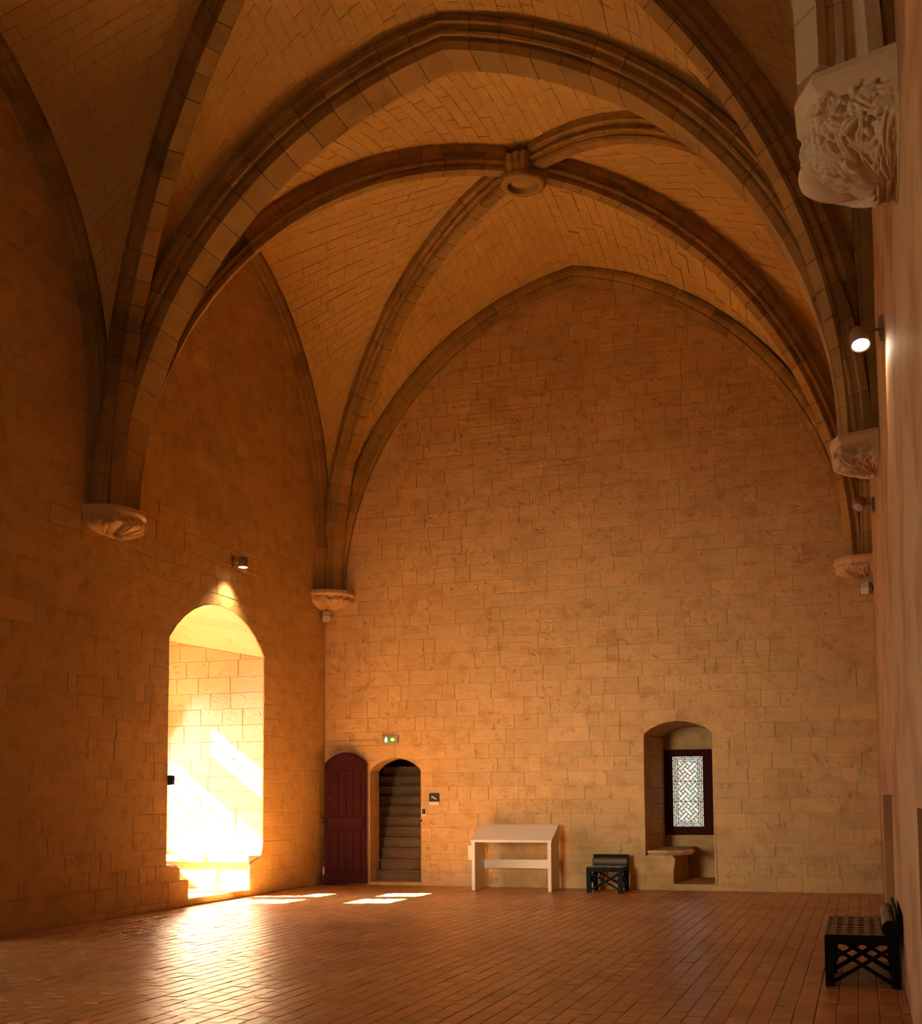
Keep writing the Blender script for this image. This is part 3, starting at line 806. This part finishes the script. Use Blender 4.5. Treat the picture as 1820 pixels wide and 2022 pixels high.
# leaded panes: three border strips and a basket weave in three lights
gy = YW-.03
LEAD = MB()
def pane(poly, g):
    p = inset(poly, .0065); n = len(p)
    LEAD.add([(x, gy-.004, z) for x, z in poly]+[(x, gy-.004, z) for x, z in p]+[(x, gy+.008, z) for x, z in p], [(i, (i+1) % n, n+(i+1) % n, n+i) for i in range(n)]+[(n+i, n+(i+1) % n, 2*n+(i+1) % n, 2*n+i) for i in range(n)])
    n = len(p); vs = [(x, gy, z) for x, z in p]+[(x, gy+.006, z) for x, z in p]
    fs = [tuple(range(n)), tuple(reversed(range(n, 2*n)))]+[(i, n+i, n+(i+1) % n, (i+1) % n) for i in range(n)]
    MB().add(vs, fs).obj('pane', g, w4, center=True)
bw = .033
for k in range(3):
    x0, x1, z0, z1 = GX0+k*bw, GX1-k*bw, GZ0+k*bw, GZ1-k*bw
    g = lambda: GL[2] if (k == 0 or random.random() < .3) else random.choice((GL[0], GL[0], GL[2], GL[1]))
    n = 9
    off = .0 if k % 2 else .07
    for xa, side in ((x0, 0), (x1-bw, 1)):
        zs = [z0]+[z0+off+(z1-z0)*i/n for i in range(1, n)]+[z1]
        for a, b in zip(zs[:-1], zs[1:]): pane([(xa, a), (xa+bw, a), (xa+bw, b), (xa, b)], g())
    xs = [x0+bw, x0+bw+(x1-x0-2*bw)*(.3+.1*(k % 2)), x0+bw+(x1-x0-2*bw)*(.62+.1*(k % 2)), x1-bw]
    for za in (z0, z1-bw):
        for a, b in zip(xs[:-1], xs[1:]): pane([(a, za), (b, za), (b, za+bw), (a, za+bw)], g())
def clip_poly(poly, x0, x1, z0, z1):
    def cl(p, f, g):
        out = []
        for i in range(len(p)):
            a, b = p[i-1], p[i]; fa, fb = f(a), f(b)
            if (fa >= 0) != (fb >= 0): t = fa/(fa-fb); out.append((a[0]+(b[0]-a[0])*t, a[1]+(b[1]-a[1])*t))
            if fb >= 0: out.append(b)
        return out
    for f in (lambda p: p[0]-x0, lambda p: x1-p[0], lambda p: p[1]-z0, lambda p: z1-p[1]):
        poly = cl(poly, f, None)
        if len(poly) < 3: return []
    return poly
ix0, ix1, iz0, iz1 = GX0+3*bw, GX1-3*bw, GZ0+3*bw, GZ1-3*bw
sw = .066; ss = .5**.5
for L3 in range(3):
    za, zb = iz0+(iz1-iz0)*L3/3, iz0+(iz1-iz0)*(L3+1)/3
    cx_, cz_ = (ix0+ix1)/2, (za+zb)/2
    for i in range(-6, 7):
        for j in range(-6, 7):
            # basket weave on a grid turned 45 degrees: long pieces and small squares
            cells = []
            a, b = i*2*sw, j*2*sw
            if (i+j) % 2 == 0: cells.append((a-sw*.5, b-sw*1.5, a+sw*.5, b+sw*1.5))
            else: cells.append((a-sw*1.5, b-sw*.5, a+sw*1.5, b+sw*.5))
            cells.append((a+sw*.5, b+sw*.5, a+sw*1.5, b+sw*1.5))
            for (u0, v0, u1, v1) in cells:
                q = [((u-v)*ss+cx_, (u+v)*ss+cz_) for u, v in ((u0, v0), (u1, v0), (u1, v1), (u0, v1))]
                c = dedupe(clip_poly(q, ix0, ix1, za, zb))
                c = c
                if len(c) >= 3:
                    ar = abs(sum(c[k][0]*c[(k+1) % len(c)][1]-c[(k+1) % len(c)][0]*c[k][1] for k in range(len(c))))/2
                    if ar > .00008: pane(c, random.choice((GL[0], GL[0], GL[0], GL[1], GL[2])))
LEAD.obj('lead_came', M_lead, w4)
MB().box((GX0, gy-.006, GZ0), (GX1, gy+.0, GZ0+.008)).box((GX0, gy-.006, GZ1-.008), (GX1, gy, GZ1)).obj('lead_edge', M_lead, w4)
for k in (1, 2):
    z = iz0+(iz1-iz0)*k/3; MB().box((GX0, gy-.012, z-.006), (GX1, gy-.002, z+.006)).obj('saddle_bar', M_lead, w4)
# broken stone seat at the left of the recess
mb = MB(); 
mb.box((-3.69, YB+.01, .1), (-3.2, YW-.02, .62), bev=.02); mb.obj('seat_base', M_wall, w4)
poly = [(-3.66, YB-.03), (-3.30, YB-.055), (-3.05, YB+.10), (-2.88, YB+.42), (-3.0, YB+.9), (-3.05, YW-.1), (-3.68, YW-.1)]
n = len(poly); vs = [(x+(-3.3-x)*.12, y+.05 if y < YB+.2 else y, .61) for x, y in poly]+[(x, y, .665) for x, y in poly]+[(x+(-3.3-x)*.04, y+.01, .70) for x, y in poly]
fs = [tuple(reversed(range(n))), tuple(range(2*n, 3*n))]+[(r0*n+i, r0*n+(i+1) % n, (r0+1)*n+(i+1) % n, (r0+1)*n+i) for r0 in (0, 1) for i in range(n)]
MB().add(vs, fs).obj('seat_slab', M_wall, w4, label='broken overhanging stone seat slab')
childfix(w4)

# boss and corbels ---------------------------------------------------------------------
bz = 11.42; bx, by = X0, (BAYS[0][0]+BAYS[0][1])/2
boss = empty('ceiling_boss', (bx, by, bz), kind='thing', label='carved round keystone with a raised ring at the crossing of the far vault ribs', category='keystone')
mb = MB(); n = 32
prof = [(.30, .48), (.30, .20), (.35, .14), (.37, .07), (.36, .02), (.335, 0), (.265, -.004), (.245, .012), (.235, .09), (.20, .10), (.185, .07), (.0, .075)]
vs = [(r0*math.cos(2*math.pi*i/n), r0*math.sin(2*math.pi*i/n), z) for r0, z in prof for i in range(n)]
fs = [(k*n+(i+1) % n, k*n+i, (k+1)*n+i, (k+1)*n+(i+1) % n) for k in range(len(prof)-1) for i in range(n)]
mb.add(vs, fs).obj('ring', M_rib, boss, smooth=True)
def leaf_mesh(w_, h_, curl, n=7, m=9, lobes=3):
    vs = []; 
    for j in range(m):
        t = j/(m-1); wid = w_*(math.sin(math.pi*min(1, t*.9+.12))**.7)*(1+.18*math.cos(t*math.pi*2*lobes))
        for i in range(n):
            s_ = (i/(n-1)*2-1)
            vs.append((s_*wid, -.02-.035*math.cos(s_*math.pi*.5)*math.sin(t*math.pi)-curl*t**2.5+.02*abs(s_), h_*(t-.22*max(0, t-.72)**1.2*6)))
    fs = [(j*n+i, j*n+i+1, (j+1)*n+i+1, (j+1)*n+i) for j in range(m-1) for i in range(n-1)]
    return vs, fs
for k in range(4):
    a = math.pi/2*k - math.pi/2 + .0
    for da in (-.32, .32, 0):
        vs, fs = leaf_mesh(.11, .36, .12)
        mtx = Matrix.Rotation(a+da+math.pi/2+.0, 4, 'Z') @ Matrix.Translation((0, -.335, .10))
        MB().add([mtx @ Vector(p) for p in vs], fs).obj('leaf', M_rib, boss, smooth=True)

def sweep_corbel(plan, h, taper, root, seed, res=(72, 40), nb=46, size=.085, big=None):
    """half-polygon plan in local coords (a along wall, n out of wall); carved bell hung under an abacus"""
    P = [Vector((a, n, 0)) for a, n in plan]
    L = [0]
    for p, q in zip(P[:-1], P[1:]): L.append(L[-1]+(q-p).length)
    def at(u):
        l = u*L[-1]
        for k in range(len(P)-1):
            if l <= L[k+1]+1e-9: return P[k].lerp(P[k+1], (l-L[k])/(L[k+1]-L[k]))
        return P[-1].copy()
    rg = random.Random(seed); W = L[-1]; hh = h-.12; bumps = []
    for k in range(nb):                       # carved leaves: ellipsoid lobes with a vein groove
        a = size*rg.uniform(.7, 1.5); b = a*rg.uniform(.38, .62)
        bumps.append((rg.uniform(.03, .97)*W, rg.uniform(.08, 1.0)*hh, rg.uniform(0, math.pi), a, b, b*rg.uniform(.55, .95), .45, rg.uniform(-.02, .012)))
    for k in range(nb):                       # berries and curled tips
        a = size*rg.uniform(.22, .42); bumps.append((rg.uniform(0, 1)*W, rg.uniform(.1, 1.0)*hh, 0, a, a, a*.9, 0, rg.uniform(0, .02)))
    if big: bumps += big
    NU, NV = res; vs = []
    for j in range(NV+1):
        v = j/NV; z = -.12-hh*v; sc = taper(v)
        for i in range(NU+1):
            u = i/NU; p = at(u); q = Vector((p.x*sc, p.y*sc, z)); s_, t_ = u*W, v*hh
            d = -.035+.008*noise.noise(Vector((s_*25, t_*25, seed)))
            for (uc, vc, ang, a, b, H, vein, lift) in bumps:
                x, y = s_-uc, t_-vc
                if abs(x) > a or abs(y) > a: continue
                c, sn = math.cos(ang), math.sin(ang); x, y = x*c+y*sn, y*c-x*sn
                w_ = 1+.16*math.cos(5*math.atan2(y/b, x/a)+1) if vein else 1
                e = (x/a)**2/(w_*w_)+(y/b)**2/(w_*w_)
                if e < 1:
                    g = H*math.sqrt(1-e)*(1-vein*math.exp(-(y/(.16*b))**2))+lift-.02
                    if g > d: d = g
            edge = min(1, min(u, 1-u)*10)
            d *= edge*min(1, .3+v*5)
            out = Vector((p.x*.8, p.y, 0)).normalized()
            q += Vector((out.x*(1-.4*v**3), out.y*(1-.4*v**3), -.3-.7*v**3))*d
            q.y = max(q.y, 0); vs.append(q)
    fs = [(j*(NU+1)+i, j*(NU+1)+i+1, (j+1)*(NU+1)+i+1, (j+1)*(NU+1)+i) for j in range(NV) for i in range(NU)]
    fs.append(tuple(NV*(NU+1)+i for i in range(NU+1)))
    MB().add(vs, fs).obj('bell', M_carve, root, smooth=True)
    # abacus with a hollow under its lip
    rows = [(0, 1.0), (-.045, 1.03), (-.07, 1.03), (-.09, .99), (-.12, .95)]
    vs = []; n = len(P)
    for z, s in rows: vs += [(p.x*s, p.y*s, z) for p in P]
    fs = [(j*n+i, j*n+i+1, (j+1)*n+i+1, (j+1)*n+i) for j in range(len(rows)-1) for i in range(n-1)]
    fs += [tuple(range(n)), tuple((len(rows)-1)*n+i for i in reversed(range(n)))]
    MB().add(vs, fs).obj('abacus', M_carve, root)
    return at
PLAN = [(-.54, 0), (-.38, .47), (-.15, .58), (.15, .58), (.38, .47), (.54, 0)]
def wall_corbel(y, side, h, label, seed, res, nb, size, big=None, out=.93):
    x = XL if side < 0 else XR
    root = empty('corbel', (x, y, HC), math.pi/2 if side > 0 else -math.pi/2, kind='thing', label=label, category='corbel')
    tp = lambda v: .97-.70*max(0, (v-.42)/.58)**2.1
    sweep_corbel([(a, n*out) for a, n in PLAN], h, tp, root, seed, res, nb, size, big)
    return root
# the lower corner of the big one is a plain rounded cup under the leaves
wall_corbel(7.15, 1, .56, 'large carved stone corbel with foliage at the upper right', 2.3, (240, 110), 200, .055,
            [(1.0, .30, .35, .19, .085, .085, 0, .0)])
wall_corbel(14.3, 1, .40, 'brown carved corbel high on the right wall below the lit lamp', 5.1, (130, 50), 80, .06, out=.88)
wall_corbel(14.3, -1, .34, 'worn corbel under the ribs on the left wall', 8.4, (90, 30), 16, .12, out=.88)
CPLAN = [(0.0, .64), (.34, .60), (.60, .34), (.64, 0.0)]
def corner_corbel(side, label, seed):
    x = XL if side < 0 else XR
    root = empty('corbel', (x, YB, HC), -math.pi/2 if side < 0 else math.pi, kind='thing', label=label, category='corbel')
    tp = lambda v: .97-.62*max(0, (v-.3)/.7)**1.9
    sweep_corbel(CPLAN, .335, tp, root, seed, (80, 32), 30, .075)
corner_corbel(-1, 'small carved corbel in the left back corner', 1.7)
corner_corbel(1, 'small carved corbel in the right back corner', 3.9)

# detectors under the corner corbels -------------------------------------------------------
def detector(x, y, z, rz, label):
    root = empty('alarm_box', (x, y, z), rz, kind='thing', label=label, category='alarm', group='beige alarm boxes under the corner corbels')
    hs = MB().box((-.075, -.06, -.12), (.075, .06, .0), bev=.008).obj('housing', M_beige, root)
    MB().box((-.075, -.05, .0), (.075, .06, .09), bev=.008).obj('sensor_cover', M_grey, hs)
    MB().box((-.03, .05, -.05), (.03, .16, .05)).obj('bracket', M_iron, root)
detector(-9.90, 21.50, 5.255, .6, 'beige alarm box under the left corner corbel')
detector(.20, 21.50, 5.20, -.6, 'beige alarm box under the right corner corbel')

# spot lamps ---------------------------------------------------------------------------------
def spot(base, head, aim, label, lit, power=0):
    base = Vector(base); head = Vector(head); aim = Vector(aim).normalized()
    root = empty('spot_lamp', base, kind='thing', label=label, category='lamp')
    d = head-base
    MB().box((-.03, -.06, -.10), (.03, .06, .10), bev=.01).obj('wall_plate', M_lampbody, root)
    MB().tube([(0, 0, 0), d*.55+Vector((0, 0, .03)), d], .012, 8).obj('arm', M_lampbody, root)
    q = aim.to_track_quat('-Z', 'Y').to_matrix().to_4x4(); m = Matrix.Translation(d) @ q
    mb = MB()
    vs = []; n = 16
    rows = [(.045, .12), (.075, .10), (.085, .0), (.085, -.06), (.078, -.06), (.07, -.045)]
    for r0, z in rows: vs += [m @ Vector((r0*math.cos(2*math.pi*i/n), r0*math.sin(2*math.pi*i/n), z)) for i in range(n)]
    fs = [(k*n+i, k*n+(i+1) % n, (k+1)*n+(i+1) % n, (k+1)*n+i) for k in range(len(rows)-1) for i in range(n)]+[tuple(reversed(range(n)))]
    hd = MB().add(vs, fs).obj('lamp_head', M_lampbody, root, smooth=True)
    vs = [m @ Vector((.072*math.cos(2*math.pi*i/n), .072*math.sin(2*math.pi*i/n), -.05)) for i in range(n)]+[m @ Vector((0, 0, -.065))]
    MB().add(vs, [(i, n, (i+1) % n) for i in range(n)]).obj('lens', M_lamp if lit else M_grey, hd)
    if lit:
        l = bpy.data.lights.new('lamp_beam', 'SPOT'); l.energy = power; l.color = (1, .74, .46); l.spot_size = 1.95; l.spot_blend = .9; l.shadow_soft_size = .06
        o = bpy.data.objects.new('lamp_beam', l); COL.objects.link(o)
        o.location = head+aim*.09; o.rotation_euler = aim.to_track_quat('-Z', 'Y').to_euler()
    return root
spot((XR-.01, 10.85, 5.72), (.11, 10.5, 5.50), (.10, -.5, -1), 'lit spotlight on a bracket high on the right wall', True, 60)
spot((XL+.01, 17.95, 5.66), (-9.70, 17.76, 5.58), (.02, -.08, -1), 'lit spotlight above the sunlit window recess on the left wall', True, 240)
spot((XR-.01, 17.6, 5.72), (.10, 17.6, 5.74), (-.4, -.6, -1), 'unlit spotlight on the right wall near the far corner', False)

# signs and switches on the back wall -----------------------------------------------------------
sg = empty('exit_sign', (-8.585, YB-.03, 2.785), kind='thing', label='small lit green exit sign above the stair doorway', category='sign')
MB().box((-.15, -.03, -.075), (.15, .028, .085), bev=.008).obj('casing', M_grey, sg)
MB().box((-.142, -.034, -.066), (-.012, -.03, .066)).obj('left_panel', M_green, sg)
MB().box((.0, -.034, -.066), (.115, -.03, .066)).obj('right_panel', M_green, sg)
mb = MB(); vs = [(-.077+.022*math.cos(2*math.pi*i/12), -.037, .034+.02*math.sin(2*math.pi*i/12)) for i in range(12)]
mb.add(vs, [tuple(range(12))])
for a, b, w_ in (((-.077, .018), (-.083, -.018), .042), ((-.083, -.015), (-.105, -.05), .02), ((-.083, -.015), (-.05, -.05), .02), ((-.08, .012), (-.115, -.004), .016), ((-.078, .012), (-.042, .0), .016)):
    mb.bar((a[0], -.037, a[1]), (b[0], -.037, b[1]), .003, w_, up=(0, 1, 0)) if False else mb.bar((a[0], -.037, a[1]), (b[0], -.037, b[1]), w_, .003, up=(0, 1, 0))
mb.obj('running_figure', M_glow, sg)
mb = MB().add([(.018, -.037, .03), (.018, -.037, -.03), (.07, -.037, -.03), (.07, -.037, .03)], [(0, 1, 2, 3)]).add([(.07, -.037, -.045), (.104, -.037, 0), (.07, -.037, .045)], [(0, 1, 2)])
mb.obj('arrow', M_glow2, sg)
cb = MB().tube([(XL+.02, YB-.3, 2.45), (XL+.02, YB-.024, 2.76), (-9.5, YB-.016, 2.775), (-8.74, YB-.016, 2.785)], .008, 6).obj('cable', M_grey, kind='thing', label='thin cable running along the wall to the exit sign', category='cable')
nb = empty('notice', (-7.70, YB-.02, 1.635), kind='thing', label='small black notice with a white diagonal mark beside the doorway', category='notice')
MB().box((-.10, -.008, -.045), (.10, .015, .115), bev=.003).obj('black_plate', M_iron, nb)
MB().bar((-.05, -.011, .055), (.045, -.011, .0), .022, .004, up=(0, 1, 0)).obj('diagonal_mark', M_white, nb)
MB().box((-.10, -.010, -.115), (.10, .015, -.047), bev=.003).obj('white_strip', M_white, nb)
sw_ = empty('wall_switch', (-7.905, YB-.015, 1.40), kind='thing', label='small dark switch on a pale plate right of the doorway', category='switch')
MB().box((-.045, -.004, -.09), (.055, .012, .06), bev=.003).obj('plate', M_beige, sw_)
MB().box((-.035, -.02, -.045), (.03, -.004, .05), bev=.004).obj('button_block', M_iron, sw_)
MB().tube([(-7.965, YB+.01, 1.23), (-7.965, YB-.03, 1.23)], .02, 10).obj('door_stud', M_iron, kind='thing', label='dark metal stud on the right edge of the stair doorway', category='stud')
bb = empty('black_box', (XL+.02, 16.05, 1.95), kind='thing', label='small black box on the near edge of the sunlit window recess', category='box')
MB().box((-.10, -.04, -.075), (.05, .03, .075), bev=.01).obj('case', M_iron, bb)
MB().box((-.08, .03, -.05), (.03, .036, .05)).obj('face', M_black, bb)
ex = empty('fire_extinguisher', (-9.87, YB-.17, 0), kind='thing', label='red fire extinguisher half hidden behind the open red door', category='extinguisher')
cy_ = MB().tube([(0, 0, .0), (0, 0, .03), (0, 0, .42), (0, 0, .47), (0, 0, .50)], [.06, .07, .07, .05, .02], 16).obj('cylinder', M_exting, ex, smooth=True)
MB().tube([(0, 0, .20), (0, 0, .34)], .0712, 16, caps=False).obj('label_band', M_label, cy_)
MB().box((-.05, -.02, .50), (.06, .02, .55), bev=.006).obj('valve', M_iron, ex)

# white reading desk -------------------------------------------------------------------------------
dk = empty('display_desk', (-5.95, 20.78, 0), kind='thing', label='white sloping display desk with two side panels against the back wall', category='desk')
for x, nm in ((-.735, 'side_panel'), (.675, 'side_panel')):
    prof = [(0, 0), (.62, 0), (.62, 1.15), (.55, 1.15), (0, .885)]; n = len(prof)
    vs = [(x, y, z) for y, z in prof]+[(x+.06, y, z) for y, z in prof]
    fs = [tuple(range(n)), tuple(reversed(range(n, 2*n)))]+[(i, n+i, n+(i+1) % n, (i+1) % n) for i in range(n)]
    MB().add(vs, fs).obj(nm, M_white, dk)
vs = [(x, y, z) for x in (-.75, .75) for y, z in ((-.01, .86), (-.01, .90), (.55, 1.165), (.625, 1.165), (.625, 1.12), (.56, 1.12))]
n = 6; MB().add(vs, [tuple(range(n)), tuple(reversed(range(n, 2*n)))]+[(i, n+i, n+(i+1) % n, (i+1) % n) for i in range(n)]).obj('sloped_top', M_white, dk)
MB().box((-.675, .55, .37), (.675, .59, .53), bev=.004).obj('rear_rail', M_white, dk)
MB().box((-.90, .30, .53), (-.735, .34, .79), bev=.006).obj('side_plate', M_white, dk)

# low black chairs with woven seats -------------------------------------------------------------------
def low_chair(w_, d_, nx, ny, nlabel):
    """w_ along the backrest (local x), d_ front to back (local y, back at +y)"""
    root = empty('low_chair', kind='thing', label=nlabel, category='bench', group='low black woven benches')
    H = .44; lg = .075
    for x in (-w_/2, w_/2-lg):
        for y in (0, d_-lg): MB().box((x, y, 0), (x+lg, y+lg, H-.002), bev=.004).obj('leg', M_black, root)
    for y in (0, d_-lg): MB().box((-w_/2+lg, y+.005, H-.075), (w_/2-lg, y+lg-.005, H-.002), bev=.004).obj('rail', M_black, root)
    for x in (-w_/2, w_/2-lg): MB().box((x+.005, lg, H-.075), (x+lg-.005, d_-lg, H-.002), bev=.004).obj('rail', M_black, root)
    for x in (-w_/2+lg/2, w_/2-lg/2):
        MB().bar((x-.012, lg*.7, .03), (x-.012, d_-lg*.7, H-.09), .022, .032).obj('brace', M_black, root)
        MB().bar((x+.012, lg*.7, H-.09), (x+.012, d_-lg*.7, .03), .022, .032).obj('brace', M_black, root)
    for y in (lg/2, d_-lg/2):
        MB().bar((-w_/2+lg*.7, y-.012, .05), (w_/2-lg*.7, y-.012, H-.09), .022, .03).obj('brace', M_black, root)
        MB().bar((-w_/2+lg*.7, y+.012, H-.09), (w_/2-lg*.7, y+.012, .05), .022, .03).obj('brace', M_black, root)
    # straps front to back and across
    for i in range(nx):
        p = w_*.96/nx; x = -w_*.48+p*(i+.5)
        MB().box((x-p*.29, .005, H), (x+p*.29, d_-.12, H+.006)).obj('strap', M_strap, root)
    for j in range(ny):
        p = (d_-.14)/ny; y = .02+p*(j+.5)
        MB().box((-w_/2+.005, y-p*.25, H+.006), (w_/2-.005, y+p*.25, H+.011)).obj('strap', M_strap, root)
    MB().box((-w_/2+lg, lg, H-.05), (w_/2-lg, d_-lg, H-.035)).obj('seat_board', M_black, root)
    MB().tube([(-w_/2+.01, d_-.075, H+.075), (0, d_-.075, H+.075), (w_/2-.01, d_-.075, H+.075)], .065, 16).obj('back_roll', M_strap, root)
    for x in (-w_/2+.004, w_/2-.012): MB().tube([(x, d_-.075, H+.075), (x+.008, d_-.075, H+.075)], .066, 16).obj('roll_end', M_black, root)
    MB().box((-w_/2, d_-.03, H-.05), (w_/2, d_+.0, H+.20), bev=.006).obj('back_board', M_black, root)
    return root
c1 = low_chair(.90, .62, 4, 5, 'nearer black woven bench unit against the right wall')
c1.location = (-.34, 11.53, 0); c1.rotation_euler = (0, 0, -math.pi/2)
c2 = copy_tree(c1); c2['label'] = 'farther black woven bench unit against the right wall'; c2.location = (-.34, 12.44, 0)
c3 = low_chair(.63, .64, 4, 5, 'small black woven bench beside the white desk at the back wall')
c3.location = (-4.255, 20.70, 0)
